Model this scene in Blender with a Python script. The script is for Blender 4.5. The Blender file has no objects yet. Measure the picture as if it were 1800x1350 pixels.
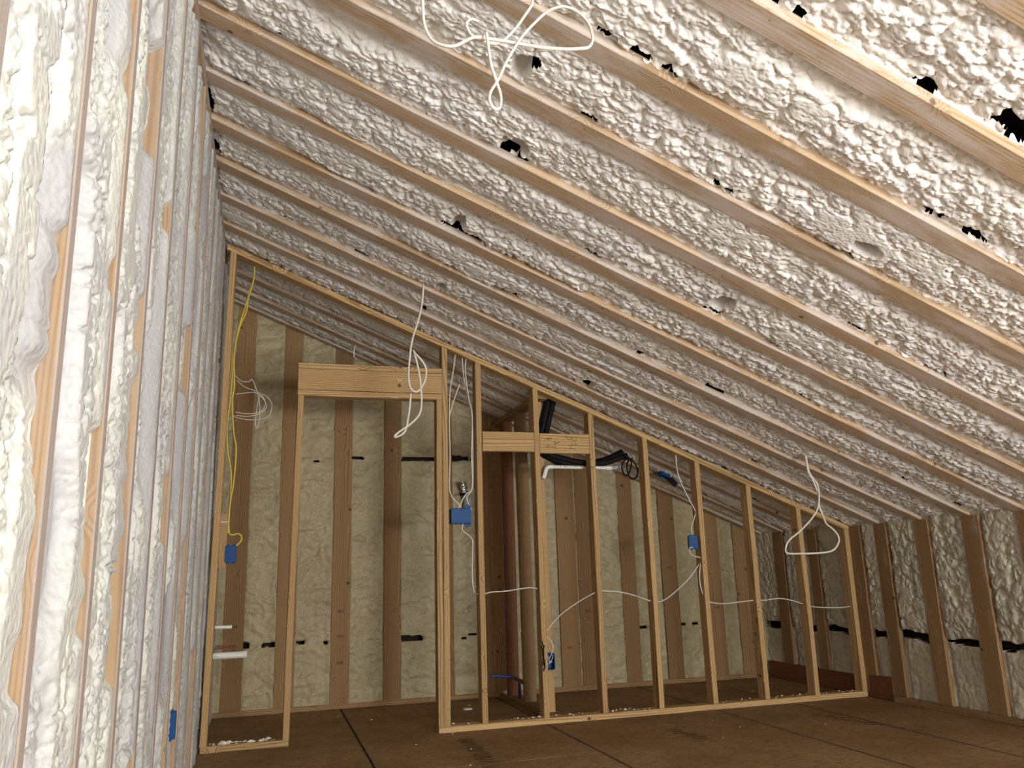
import bpy, math, random
import numpy as np
from mathutils import Vector, Matrix

random.seed(7)
S = bpy.context.scene
COL = S.collection

# ------------------------------------------------------------------ camera, world, light, exposure
F_PX = 1428.17                      # focal length in pixels of an 1800 px wide frame
YAW, PITCH, ROLL = 0.2947, 0.2258, -0.0301
CAM = Vector((0.3219, 0.0, 0.961))
cyw, syw, cp, sp = math.cos(YAW), math.sin(YAW), math.cos(PITCH), math.sin(PITCH)
FWD = Vector((syw * cp, cyw * cp, sp))
_r = Vector((cyw, -syw, 0))
_u = _r.cross(FWD)
RIGHT = _r * math.cos(ROLL) + _u * math.sin(ROLL)
UP = -_r * math.sin(ROLL) + _u * math.cos(ROLL)
cam_d = bpy.data.cameras.new('camera')
cam_d.sensor_width = 36
cam_d.sensor_fit = 'HORIZONTAL'
cam_d.lens = F_PX / 1800 * 36
cam_d.clip_start = 0.02
cam = bpy.data.objects.new('camera', cam_d)
COL.objects.link(cam)
M = Matrix((RIGHT, UP, -FWD)).transposed().to_4x4()
M.translation = CAM
cam.matrix_world = M
S.camera = cam

W_ = bpy.data.worlds.new('daylight')
S.world = W_
W_.use_nodes = True
bg = W_.node_tree.nodes['Background']
bg.inputs['Color'].default_value = (0.75, 0.85, 1.0, 1)
bg.inputs['Strength'].default_value = 1.5

def area(name, loc, target, sx, sy, power, col):
    l = bpy.data.lights.new(name, 'AREA')
    l.shape = 'RECTANGLE'; l.size = sx; l.size_y = sy
    l.energy = power; l.color = col
    o = bpy.data.objects.new(name, l)
    COL.objects.link(o)
    o.location = loc
    d = Vector(target) - Vector(loc)
    o.rotation_euler = d.to_track_quat('-Z', 'Y').to_euler()
    return o
# added daylight lamp at a made-up window in the unseen wall behind the camera
ADDED_WIN = (2.6, 4.1, 0.5, 1.3)        # x0, x1, z0, z1
area('window_fill_added', (3.35, -4.88, 0.9), (2.2, 3.0, 1.8), 1.4, 0.75, 400, (0.94, 0.975, 1.0))
# added upward fill lamp below a made-up stairwell opening behind the camera
ADDED_STAIR = (2.0, 4.4, -4.5, -1.3)    # x0, x1, y0, y1
area('stairwell_fill_added', (3.2, -2.9, -0.12), (3.2, -2.9, 3.0), 2.3, 3.1, 760, (0.94, 0.975, 1.0))

S.view_settings.view_transform = 'Standard'
S.view_settings.look = 'None'
S.view_settings.gamma = 1
S.view_settings.use_curve_mapping = False
S.view_settings.exposure = -0.42
S.cycles.diffuse_bounces = 6
S.cycles.max_bounces = 10

# ------------------------------------------------------------------ measures of the place (metres)
SL = 0.4136                         # roof falls to the right, 5 in 12
H_TP = 3.055                        # underside of partition top plate at x = 0
H_R = H_TP + 0.041                  # underside of rafters at x = 0
WR = 4.541                          # knee wall face
D1 = 5.252                          # front face of partition
D2 = 6.50                           # gable wall face
YF = -5.0                           # wall behind the camera
RAFT_Y = [1.24, 1.642, 2.065, 2.458, 2.895, 3.325, 3.722, 4.125, 4.53, 4.935, 5.335, 5.71, 6.10, 6.42]
RW = 0.089

def at(u, v, y):
    """point of the photograph (u, v) on the upright plane at depth y"""
    d = RIGHT * ((u - 900) / F_PX) - UP * ((v - 675) / F_PX) + FWD
    return CAM + d * (y / d.y)

def on_ceiling(u, v, drop=0.0):
    d = RIGHT * ((u - 900) / F_PX) - UP * ((v - 675) / F_PX) + FWD
    n = Vector((SL, 0, 1))
    return CAM + d * ((H_R - drop - n.dot(CAM)) / n.dot(d))

# ------------------------------------------------------------------ materials
def new_mat(name):
    m = bpy.data.materials.new(name)
    m.use_nodes = True
    nt = m.node_tree
    b = nt.nodes['Principled BSDF']
    return m, nt, b

class G:
    """tiny node helper"""
    def __init__(s, nt): s.nt = nt
    def n(s, t, **k):
        x = s.nt.nodes.new(t)
        for a, v in k.items(): setattr(x, a, v)
        return x
    def l(s, a, b): s.nt.links.new(a, b)
    def math(s, op, a, b=None, clamp=False):
        x = s.n('ShaderNodeMath', operation=op, use_clamp=clamp)
        for i, v in enumerate((a, b)):
            if v is None: continue
            if hasattr(v, 'links'): s.l(v, x.inputs[i])
            else: x.inputs[i].default_value = v
        return x.outputs[0]
    def mapr(s, v, a, b, c=0.0, d=1.0, smooth=True):
        x = s.n('ShaderNodeMapRange', interpolation_type='SMOOTHSTEP' if smooth else 'LINEAR')
        s.l(v, x.inputs[0])
        for i, q in enumerate((a, b, c, d)): x.inputs[i + 1].default_value = q
        return x.outputs[0]
    def mix(s, f, a, b):
        x = s.n('ShaderNodeMix', data_type='RGBA')
        if hasattr(f, 'links'): s.l(f, x.inputs[0])
        else: x.inputs[0].default_value = f
        for i, v in ((6, a), (7, b)):
            if hasattr(v, 'links'): s.l(v, x.inputs[i])
            else: x.inputs[i].default_value = (*v, 1)
        return x.outputs[2]
    def noise(s, vec, scale, detail=3, rough=0.5):
        x = s.n('ShaderNodeTexNoise')
        s.l(vec, x.inputs['Vector'])
        x.inputs['Scale'].default_value = scale
        x.inputs['Detail'].default_value = detail
        x.inputs['Roughness'].default_value = rough
        return x.outputs['Fac']

def wood(name, light, dark, dust=0.0, dust_col=(0.55, 0.47, 0.42), knots=True, var=0.12, dustscale=1.0, front=False):
    m, nt, b = new_mat(name)
    g = G(nt)
    tc = g.n('ShaderNodeTexCoord')
    oi = g.n('ShaderNodeObjectInfo')
    off = g.math('MULTIPLY', oi.outputs['Random'], 57.0)
    comb = g.n('ShaderNodeCombineXYZ')
    for i in range(3): g.l(off, comb.inputs[i])
    add = g.n('ShaderNodeVectorMath', operation='ADD')
    g.l(tc.outputs['Object'], add.inputs[0]); g.l(comb.outputs[0], add.inputs[1])
    P = add.outputs[0]
    # knots
    vor = g.n('ShaderNodeTexVoronoi', feature='F1')
    g.l(P, vor.inputs['Vector']); vor.inputs['Scale'].default_value = 5.5
    dist = vor.outputs['Distance']
    pull = g.mapr(dist, 0.0, 0.35, 0.045, 0.0)
    # grain: stretched along the board (local Z)
    mp = g.n('ShaderNodeMapping'); mp.vector_type = 'POINT'
    g.l(P, mp.inputs[0]); mp.inputs['Scale'].default_value = (1, 1, 0.05)
    lowd = g.noise(mp.outputs[0], 6.0, 2)
    sep = g.n('ShaderNodeSeparateXYZ'); g.l(P, sep.inputs[0])
    x = g.math('ADD', sep.outputs[0], g.math('MULTIPLY', sep.outputs[1], 0.6))
    x = g.math('ADD', x, g.math('MULTIPLY', lowd, 0.16))
    x = g.math('ADD', x, pull)
    ring = g.math('SINE', g.math('MULTIPLY', x, 520.0))
    ring = g.mapr(ring, -0.9, 1.0)
    ring = g.math('POWER', ring, 2.0)
    mp2 = g.n('ShaderNodeMapping'); g.l(P, mp2.inputs[0]); mp2.inputs['Scale'].default_value = (1, 1, 0.03)
    fine = g.noise(mp2.outputs[0], 260.0, 4, 0.6)
    big = g.noise(mp.outputs[0], 18.0, 3)
    f = g.math('ADD', g.math('MULTIPLY', ring, 0.62), g.math('MULTIPLY', fine, 0.40))
    f = g.math('ADD', f, g.math('MULTIPLY', g.math('SUBTRACT', big, 0.5), 0.5), True)
    c = g.mix(f, light, dark)
    # board to board tone
    vv = g.mapr(oi.outputs['Random'], 0, 1, 1 - var, 1 + var, False)
    hs = g.n('ShaderNodeHueSaturation'); g.l(c, hs.inputs['Color']); g.l(vv, hs.inputs['Value'])
    c = hs.outputs[0]
    if knots:
        k = g.mapr(dist, 0.055, 0.085, 1.0, 0.0)
        c = g.mix(g.math('MULTIPLY', k, 0.85), c, (0.075, 0.032, 0.014))
    if dust:
        mp3 = g.n('ShaderNodeMapping'); g.l(P, mp3.inputs[0]); mp3.inputs['Scale'].default_value = (1.2, 1.2, 0.28)
        dn = g.noise(mp3.outputs[0], 9.0 * dustscale, 5, 0.65)
        dn = g.mapr(dn, 0.62 - dust * 0.42, 0.80 - dust * 0.42)
        sp_ = g.noise(P, 700.0, 2)
        dn = g.math('MULTIPLY', dn, g.mapr(sp_, 0.25, 0.6, 0.55, 0.95))
        if front:
            sn = g.n('ShaderNodeSeparateXYZ'); g.l(tc.outputs['Normal'], sn.inputs[0])
            fr = g.mapr(g.math('ABSOLUTE', sn.outputs[0]), 0.4, 0.7, 0.25, 1.0)
            base = g.math('MULTIPLY', g.math('MAXIMUM', dn, 0.75), fr)
            dn = g.math('MAXIMUM', base, g.math('MULTIPLY', dn, 0.35))
        c = g.mix(dn, c, dust_col)
    # small dark nail and staple marks
    v2 = g.n('ShaderNodeTexVoronoi', feature='F1'); g.l(P, v2.inputs['Vector']); v2.inputs['Scale'].default_value = 16.0
    nm = g.mapr(v2.outputs['Distance'], 0.03, 0.06, 0.8, 0.0)
    c = g.mix(nm, c, (0.05, 0.03, 0.02))
    g.l(c, b.inputs['Base Color'])
    b.inputs['Roughness'].default_value = 0.72
    b.inputs['Specular IOR Level'].default_value = 0.25
    bp = g.n('ShaderNodeBump'); bp.inputs['Strength'].default_value = 0.25; bp.inputs['Distance'].default_value = 0.002
    g.l(g.math('ADD', fine, g.math('MULTIPLY', ring, 0.3)), bp.inputs['Height'])
    g.l(bp.outputs[0], b.inputs['Normal'])
    return m

def foam_mat(name, cream, haze, hz=0.5, rough=0.5, mist=(0.56, 0.54, 0.545)):
    m, nt, b = new_mat(name)
    g = G(nt)
    tc = g.n('ShaderNodeTexCoord'); P = tc.outputs['Object']
    n1 = g.noise(P, 3.0, 4, 0.6)
    f = g.mapr(n1, 0.5 - 0.12 + (0.5 - hz) * 0.3, 0.5 + 0.12 + (0.5 - hz) * 0.3)
    c = g.mix(f, cream, haze)
    n2 = g.noise(P, 22.0, 3)
    c = g.mix(g.mapr(n2, 0.55, 0.8, 0.0, 0.35), c, tuple(q * 0.9 for q in cream))
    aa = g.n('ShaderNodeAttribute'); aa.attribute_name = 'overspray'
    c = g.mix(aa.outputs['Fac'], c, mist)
    g.l(c, b.inputs['Base Color'])
    b.inputs['Roughness'].default_value = rough
    b.inputs['Specular IOR Level'].default_value = 0.5
    v = g.n('ShaderNodeTexVoronoi', feature='SMOOTH_F1'); g.l(P, v.inputs['Vector']); v.inputs['Scale'].default_value = 75.0
    v.inputs['Smoothness'].default_value = 0.6
    n3 = g.noise(P, 160.0, 3)
    hh = g.math('ADD', g.math('MULTIPLY', v.outputs['Distance'], -1.0), g.math('MULTIPLY', n3, 0.35))
    bp = g.n('ShaderNodeBump'); bp.inputs['Strength'].default_value = 0.45; bp.inputs['Distance'].default_value = 0.006
    g.l(hh, bp.inputs['Height']); g.l(bp.outputs[0], b.inputs['Normal'])
    return m

def plain(name, col, rough=0.5, metal=0.0, spec=0.5, mottle=0.06, scale=30.0):
    m, nt, b = new_mat(name)
    g = G(nt)
    tc = g.n('ShaderNodeTexCoord')
    n = g.noise(tc.outputs['Object'], scale, 3)
    c = g.mix(n, tuple(max(0, q * (1 - mottle)) for q in col), tuple(min(1, q * (1 + mottle)) for q in col))
    g.l(c, b.inputs['Base Color'])
    b.inputs['Roughness'].default_value = rough
    b.inputs['Metallic'].default_value = metal
    b.inputs['Specular IOR Level'].default_value = spec
    return m

def floor_mat():
    m, nt, b = new_mat('subfloor_osb')
    g = G(nt)
    tc = g.n('ShaderNodeTexCoord'); P = tc.outputs['Object']
    n1 = g.noise(P, 1.8, 5, 0.65)
    mp = g.n('ShaderNodeMapping'); g.l(P, mp.inputs[0]); mp.inputs['Scale'].default_value = (14, 40, 14)
    n2 = g.noise(mp.outputs[0], 1.0, 4, 0.7)
    n3 = g.noise(P, 240.0, 2)
    c = g.mix(g.mapr(n1, 0.35, 0.65), (0.24, 0.14, 0.058), (0.33, 0.21, 0.105))
    c = g.mix(g.mapr(n2, 0.42, 0.7, 0, 0.75), c, (0.15, 0.08, 0.036))
    c = g.mix(g.mapr(n3, 0.55, 0.8, 0, 0.3), c, (0.33, 0.22, 0.13))
    sp3 = g.n('ShaderNodeSeparateXYZ'); g.l(P, sp3.inputs[0])
    wob = g.math('MULTIPLY', g.math('SUBTRACT', g.noise(P, 9.0, 3), 0.5), 0.016)
    for xx in (0.895, 2.085, 3.29, 3.905):     # dirt and glue along the long seams
        dd = g.math('ABSOLUTE', g.math('ADD', g.math('SUBTRACT', sp3.outputs[0], xx), wob))
        c = g.mix(g.mapr(dd, 0.004, 0.013, 0.75, 0.0), c, (0.065, 0.038, 0.032))
    g.l(c, b.inputs['Base Color'])
    b.inputs['Roughness'].default_value = 0.75
    b.inputs['Specular IOR Level'].default_value = 0.2
    return m

PINE = wood('pine_fresh', (0.55, 0.37, 0.175), (0.25, 0.135, 0.048), 0.0)
PINE_BACK = wood('pine_back_dim', (0.31, 0.19, 0.087), (0.18, 0.098, 0.038), 0.0, var=0.16)  # pine darkened to carry the dimness of the back wall
PINE_RED = wood('pine_red_and_shaded', (0.19, 0.08, 0.035), (0.12, 0.045, 0.018), 0.0)  # reddish boards; also paints the shade on the side wall's far stud
PINE_RAFT = wood('pine_rafter', (0.56, 0.41, 0.26), (0.37, 0.24, 0.135), 0.46, (0.56, 0.48, 0.42))
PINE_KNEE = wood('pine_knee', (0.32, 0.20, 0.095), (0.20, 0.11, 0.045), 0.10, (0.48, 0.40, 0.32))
PINE_LEFT = wood('pine_left', (0.40, 0.265, 0.135), (0.26, 0.145, 0.06), 0.68, (0.32, 0.28, 0.26), dustscale=0.8, front=True)
DARK = plain('dark_sheathing', (0.035, 0.024, 0.02), 0.9, spec=0.1)
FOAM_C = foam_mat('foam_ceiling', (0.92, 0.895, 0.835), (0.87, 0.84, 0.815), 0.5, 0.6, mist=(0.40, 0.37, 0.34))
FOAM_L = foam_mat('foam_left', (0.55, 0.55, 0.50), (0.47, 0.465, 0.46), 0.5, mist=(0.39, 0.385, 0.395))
FOAM_B = foam_mat('foam_back', (0.395, 0.325, 0.185), (0.35, 0.285, 0.16), 0.4, 0.5)  # beige foam, with the dimness of the back put into its colour
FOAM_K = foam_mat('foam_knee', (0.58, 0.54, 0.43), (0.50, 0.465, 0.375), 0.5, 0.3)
FLOOR = floor_mat()
WHITE_CABLE = plain('cable_white', (0.64, 0.59, 0.51), 0.45)
YELLOW_CABLE = plain('cable_yellow', (0.62, 0.47, 0.07), 0.45)
GREY_WIRE = plain('wire_grey', (0.62, 0.56, 0.48), 0.5)
BLACK = plain('black_rubber', (0.006, 0.0055, 0.0055), 0.6, spec=0.15)
BLUE = plain('blue_plastic', (0.003, 0.058, 0.20), 0.5, spec=0.25)
BLUE_D = plain('blue_plastic_inside', (0.006, 0.03, 0.16), 0.5)
PVC = plain('white_pvc', (0.78, 0.76, 0.70), 0.35)
GREYP = plain('grey_plastic', (0.36, 0.35, 0.32), 0.6)
COPPER = plain('copper_pipe', (0.22, 0.055, 0.028), 0.45, 0.3)
FOIL = plain('foil', (0.75, 0.74, 0.72), 0.22, 1.0)
INK = plain('ink', (0.07, 0.045, 0.03), 0.9, spec=0.1)
INKF = plain('floor_ink', (0.075, 0.052, 0.032), 0.9, spec=0.1)
CRUMB = plain('foam_crumb', (0.82, 0.78, 0.68), 0.6)
PAINT = plain('gypsum', (0.62, 0.58, 0.52), 0.8)

# ------------------------------------------------------------------ object helpers
def tag(o, label=None, cat=None, group=None, kind=None):
    if label: o['label'] = label
    if cat: o['category'] = cat
    if group: o['group'] = group
    if kind: o['kind'] = kind
    return o

def empty(name, loc):
    o = bpy.data.objects.new(name, None)
    COL.objects.link(o)
    o.empty_display_size = 0.1
    o.location = loc
    return o

def link(name, me, mat, parent=None, world=None):
    o = bpy.data.objects.new(name, me)
    COL.objects.link(o)
    if mat is not None and not me.materials: me.materials.append(mat)
    if world is None: world = Matrix.Identity(4)
    if parent is not None:
        base = Vector((0, 0, 0)); q = parent
        while q is not None:
            base += Vector(q.get('_w', q.location)); break
        world = Matrix.Translation(-base) @ world
        o.parent = parent
    o.matrix_basis = world
    return o

def mesh_from(verts, faces, smooth=False):
    me = bpy.data.meshes.new('m')
    me.from_pydata([tuple(v) for v in verts], [], faces)
    if smooth:
        me.polygons.foreach_set('use_smooth', [True] * len(me.polygons))
    me.update()
    return me

def board_mesh(L, w, t, cut0=0.0, cut1=0.0, seed=0, bow=0.0015, ch=0.003):
    """lumber of length L along local Z, width w (X), thickness t (Y); ends cut on a slope along X"""
    rr = random.Random(seed)
    a, b, c = w / 2, t / 2, ch
    prof = [(-a + c, -b), (a - c, -b), (a, -b + c), (a, b - c), (a - c, b), (-a + c, b), (-a, b - c), (-a, -b + c)]
    n = max(2, int(L / 0.25)) + 1
    ph = rr.uniform(0, 6.28); bx = rr.uniform(-bow, bow); by = rr.uniform(-bow, bow)
    V, F = [], []
    for i in range(n):
        s = i / (n - 1)
        ox = bx * math.sin(s * math.pi) + bx * 0.3 * math.sin(s * 9 + ph) * math.sin(s * math.pi)
        oy = by * math.sin(s * math.pi)
        for (x, y) in prof:
            V.append((x + ox, y + oy, s * L + (x * cut0) * (1 - s) + (x * cut1) * s))
    for i in range(n - 1):
        for k in range(8):
            q = (k + 1) % 8
            F.append((i * 8 + k, i * 8 + q, (i + 1) * 8 + q, (i + 1) * 8 + k))
    F.append(tuple(range(7, -1, -1)))
    F.append(tuple((n - 1) * 8 + k for k in range(8)))
    return mesh_from(V, F)

_bs = [0]
def board(name, p0, p1, wdir, w, t, mat, parent=None, cut0=0.0, cut1=0.0, bow=0.0015):
    p0, p1 = Vector(p0), Vector(p1)
    z = (p1 - p0); L = z.length; z.normalize()
    x = Vector(wdir); x = (x - z * x.dot(z)).normalized()
    y = z.cross(x)
    R = Matrix((x, y, z)).transposed().to_4x4()
    R.translation = p0
    _bs[0] += 1
    return link(name, board_mesh(L, w, t, cut0, cut1, _bs[0], bow), mat, parent, R)

def box_mesh(x0, x1, y0, y1, z0, z1):
    V = [(x, y, z) for x in (x0, x1) for y in (y0, y1) for z in (z0, z1)]
    F = [(0, 1, 3, 2), (4, 6, 7, 5), (0, 4, 5, 1), (2, 3, 7, 6), (0, 2, 6, 4), (1, 5, 7, 3)]
    return V, F

def boxes(name, lst, mat, parent=None):
    V, F = [], []
    for bb in lst:
        v, f = box_mesh(*bb)
        F += [tuple(i + len(V) for i in q) for q in f]
        V += v
    return link(name, mesh_from(V, F), mat, parent)

def spline(pts, per=8):
    P = [Vector(p) for p in pts]
    if len(P) < 3: return P
    out = []
    E = [P[0] * 2 - P[1]] + P + [P[-1] * 2 - P[-2]]
    for i in range(1, len(E) - 2):
        a, b, c, d = E[i - 1], E[i], E[i + 1], E[i + 2]
        for k in range(per):
            t = k / per
            out.append(0.5 * ((2 * b) + (c - a) * t + (2 * a - 5 * b + 4 * c - d) * t * t + (3 * b - a - 3 * c + d) * t ** 3))
    out.append(P[-1])
    return out

def tube_geo(pts, r, seg=8, flat=1.0, taper=None):
    n = len(pts)
    V, F = [], []
    T = [(pts[min(i + 1, n - 1)] - pts[max(i - 1, 0)]).normalized() for i in range(n)]
    ref = Vector((0, 1, 0)) if abs(T[0].y) < 0.9 else Vector((1, 0, 0))
    nx = (ref - T[0] * ref.dot(T[0])).normalized()
    for i in range(n):
        nx = (nx - T[i] * nx.dot(T[i])).normalized()
        ny = T[i].cross(nx)
        rr = r if taper is None else taper(i / (n - 1)) * r
        for k in range(seg):
            a = 2 * math.pi * k / seg
            V.append(pts[i] + nx * (math.cos(a) * rr * flat) + ny * (math.sin(a) * rr))
    for i in range(n - 1):
        for k in range(seg):
            q = (k + 1) % seg
            F.append((i * seg + k, i * seg + q, (i + 1) * seg + q, (i + 1) * seg + k))
    F.append(tuple(range(seg - 1, -1, -1)))
    F.append(tuple((n - 1) * seg + k for k in range(seg)))
    return V, F

def cable(name, runs, r, mat, parent=None, per=8, seg=8, flat=1.0, taper=None):
    """runs: one list of points or several lists, all one object"""
    if isinstance(runs[0], (Vector, tuple)): runs = [runs]
    V, F = [], []
    for pts in runs:
        v, f = tube_geo(spline(pts, per), r, seg, flat, taper)
        F += [tuple(i + len(V) for i in q) for q in f]
        V += v
    o = Vector(V[0])
    V = [Vector(v) - o for v in V]
    return link(name, mesh_from(V, F, True), mat, parent, Matrix.Translation(o))

def px(y, *uv):
    return [at(u, v, y) for (u, v) in uv]

# ------------------------------------------------------------------ noise for the sprayed foam
def h2(i, j, s):
    n = (i.astype(np.int64) * 374761393 + j.astype(np.int64) * 668265263 + s * 1442695041) & 0xffffffff
    n = ((n ^ (n >> 13)) * 1274126177) & 0xffffffff
    n = (n ^ (n >> 16)) & 0xffffffff
    n = (n * 2246822519) & 0xffffffff
    n = n ^ (n >> 15)
    return (n & 0xffffff) / float(0x1000000)

def vnoise(x, y, s=0):
    xi, yi = np.floor(x), np.floor(y)
    fx, fy = x - xi, y - yi
    fx = fx * fx * (3 - 2 * fx); fy = fy * fy * (3 - 2 * fy)
    a = h2(xi, yi, s); b = h2(xi + 1, yi, s); c = h2(xi, yi + 1, s); d = h2(xi + 1, yi + 1, s)
    return (a * (1 - fx) + b * fx) * (1 - fy) + (c * (1 - fx) + d * fx) * fy

def fbm(x, y, s=0, o=3):
    r = 0; a = 0.5; t = 0
    for k in range(o):
        r = r + a * vnoise(x * 2 ** k, y * 2 ** k, s + 17 * k); t += a; a *= 0.5
    return r / t

def lumps(x, y, s=0):
    """rounded blobs with creases between them: 1 on a crown, 0 in a crease"""
    xi, yi = np.floor(x), np.floor(y)
    best = np.full(x.shape, 9.0); hb = np.zeros(x.shape)
    for di in (-1, 0, 1):
        for dj in (-1, 0, 1):
            cx_, cy_ = xi + di, yi + dj
            qx = cx_ + h2(cx_, cy_, s + 3); qy = cy_ + h2(cx_, cy_, s + 5)
            rr = 0.75 + 0.5 * h2(cx_, cy_, s + 9)
            d = ((x - qx) ** 2 + (y - qy) ** 2) / rr
            m = d < best
            best = np.where(m, d, best)
            hb = np.where(m, rr, hb)
    return np.sqrt(np.clip(1.02 - best / 0.62, 0, 1)) * (0.55 + 0.45 * hb)

def sstep(a, b, x):
    t = np.clip((x - a) / (b - a), 0, 1)
    return t * t * (3 - 2 * t)

def foam_bumps(a, b, s, size=0.05, warp=0.5, mix=(0.50, 0.33, 0.17)):
    wx = a + warp * size * (fbm(a / size / 1.6, b / size / 1.6, s + 31) - 0.5) * 2
    wy = b + warp * size * (fbm(a / size / 1.6 + 40, b / size / 1.6, s + 37) - 0.5) * 2
    l1 = lumps(wx / size, wy / size, s)
    l2 = lumps(wx / size * 2.3 + 7, wy / size * 2.3, s + 50)
    l3 = lumps(a / size * 4.6, b / size * 4.6 + 3, s + 90)
    return mix[0] * l1 + mix[1] * l2 + mix[2] * l3

def grid_object(name, pos, keep, mat, haze=None):
    """pos: (n, m, 3) vertices; keep: (n-1, m-1) faces to keep"""
    n, m = pos.shape[:2]
    idx = np.arange(n * m).reshape(n, m)
    q = np.stack([idx[:-1, :-1], idx[1:, :-1], idx[1:, 1:], idx[:-1, 1:]], -1)[keep]
    me = bpy.data.meshes.new(name)
    me.vertices.add(n * m)
    me.vertices.foreach_set('co', pos.reshape(-1).astype(np.float32))
    nf = len(q)
    me.loops.add(nf * 4)
    me.loops.foreach_set('vertex_index', q.reshape(-1).astype(np.int32))
    me.polygons.add(nf)
    me.polygons.foreach_set('loop_start', np.arange(0, nf * 4, 4, dtype=np.int32))
    me.polygons.foreach_set('use_smooth', np.ones(nf, dtype=bool))
    me.update(calc_edges=True)
    if haze is not None:
        at_ = me.attributes.new('overspray', 'FLOAT', 'POINT')
        at_.data.foreach_set('value', haze.reshape(-1).astype(np.float32))
    return link(name, me, mat)

def steps(*segs):
    out = []
    for a, b, d in segs:
        n = max(2, int(round((b - a) / d)))
        out.append(np.linspace(a, b, n, endpoint=False))
    out.append(np.array([segs[-1][1]]))
    return np.concatenate(out)

# ------------------------------------------------------------------ the shell of the room
def struct(o): return tag(o, kind='structure')

# subfloor: sheets with open seams between them
sx = [-0.15, 0.895, 2.085, 3.29, 3.905, 4.75]
sheets = []
g_ = 0.004
YS = ADDED_STAIR[3]
for i in range(5):
    cuts = {0: [YS, 0.6, 3.04, 7.0], 1: [YS, 1.9, 4.36, 7.0], 2: [YS, 0.6, 3.04, 5.48, 7.0], 3: [YS, 1.9, 4.36, 7.0], 4: [YS, 0.6, 3.04, 7.0]}[i]
    for j in range(len(cuts) - 1):
        sheets.append((sx[i] + g_, sx[i + 1] - g_, cuts[j] + g_, cuts[j + 1] - g_, -0.022, 0.0))
sheets += [(-0.15, ADDED_STAIR[0], YF, YS, -0.022, 0.0), (ADDED_STAIR[1], 4.75, YF, YS, -0.022, 0.0), (ADDED_STAIR[0], ADDED_STAIR[1], YF, ADDED_STAIR[2], -0.022, 0.0)]  # floor left open for the made-up stairwell and its lamp
sheets.append((-0.3, 4.9, YS, 7.1, -0.05, -0.0225))
fl = struct(boxes('floor', sheets, FLOOR))
# worn factory print on the sheets: rows of slanted strokes
def floor_print(x0, y0, x1, y1, wid, n, seed):
    rr = random.Random(seed)
    V, F = [], []
    for k in range(n):
        s = (k + rr.uniform(-.2, .2)) / n
        cx_ = x0 + (x1 - x0) * s; cy_ = y0 + (y1 - y0) * s
        hw = wid * rr.uniform(0.55, 1.0) / 2; t = 0.006 * rr.uniform(.5, 1.3); sk = rr.uniform(-.012, .02)
        b0 = len(V)
        off = rr.uniform(-.02, .02)
        V += [(cx_ - hw + off, cy_ - t + sk, 0.0006), (cx_ + hw + off, cy_ - t - sk, 0.0006), (cx_ + hw + off, cy_ + t - sk, 0.0006), (cx_ - hw + off, cy_ + t + sk, 0.0006)]
        F.append((b0, b0 + 1, b0 + 2, b0 + 3))
    link('printed_mark', mesh_from(V, F), INKF, fl)
floor_print(1.50, 5.02, 1.44, 4.10, 0.11, 34, 1)
floor_print(2.70, 4.78, 2.74, 4.40, 0.09, 15, 2)
floor_print(3.75, 4.80, 3.95, 4.10, 0.07, 20, 3)

struct(boxes('wall_left', [(-0.16, -0.12, YF, 6.7, -0.02, 3.3)], DARK))
struct(boxes('wall_right', [(4.66, 4.70, YF, 6.7, -0.02, 1.5)], DARK))
struct(boxes('wall_back', [(-0.16, 4.70, 6.62, 6.66, -0.02, 3.3)], DARK))
# unseen wall behind the camera, with the made-up window for the added lamp
wx0, wx1, wz0, wz1 = ADDED_WIN
struct(boxes('wall_front', [(-0.16, wx0, YF - .1, YF, 0, 3.3), (wx1, 4.7, YF - .1, YF, 0, 3.3),
                            (wx0, wx1, YF - .1, YF, 0, wz0), (wx0, wx1, YF - .1, YF, wz1, 3.3)], PAINT))
wf = struct(boxes('added_window_1', [(wx0, wx0 + .05, YF - .09, YF + .01, wz0, wz1), (wx1 - .05, wx1, YF - .09, YF + .01, wz0, wz1),
                               (wx0 + .05, wx1 - .05, YF - .09, YF + .01, wz0, wz0 + .05), (wx0 + .05, wx1 - .05, YF - .09, YF + .01, wz1 - .05, wz1)], PVC))
# roof deck above the foam
Vd = []
for x in (-0.3, 4.9):
    for y in (YF - .1, 6.7):
        for dz in (0.16, 0.20): Vd.append((x, y, H_R - SL * x + dz))
struct(link('ceiling', mesh_from(Vd, [(0, 1, 3, 2), (4, 6, 7, 5), (0, 4, 5, 1), (2, 3, 7, 6), (0, 2, 6, 4), (1, 5, 7, 3)]), DARK))

# ------------------------------------------------------------------ foam
def bay_dist(y, edges, w):
    """distance ahead to the next member's near edge, distance back to the last one's far edge, inside member?"""
    e = np.array(sorted(edges))
    i = np.searchsorted(e, y, side='right')
    nxt = np.where(i < len(e), e[np.clip(i, 0, len(e) - 1)], 99)
    prv = np.where(i > 0, e[np.clip(i - 1, 0, len(e) - 1)], -99)
    ahead = nxt - y
    back = y - (prv + w)
    return ahead, back, back < 0

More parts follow.
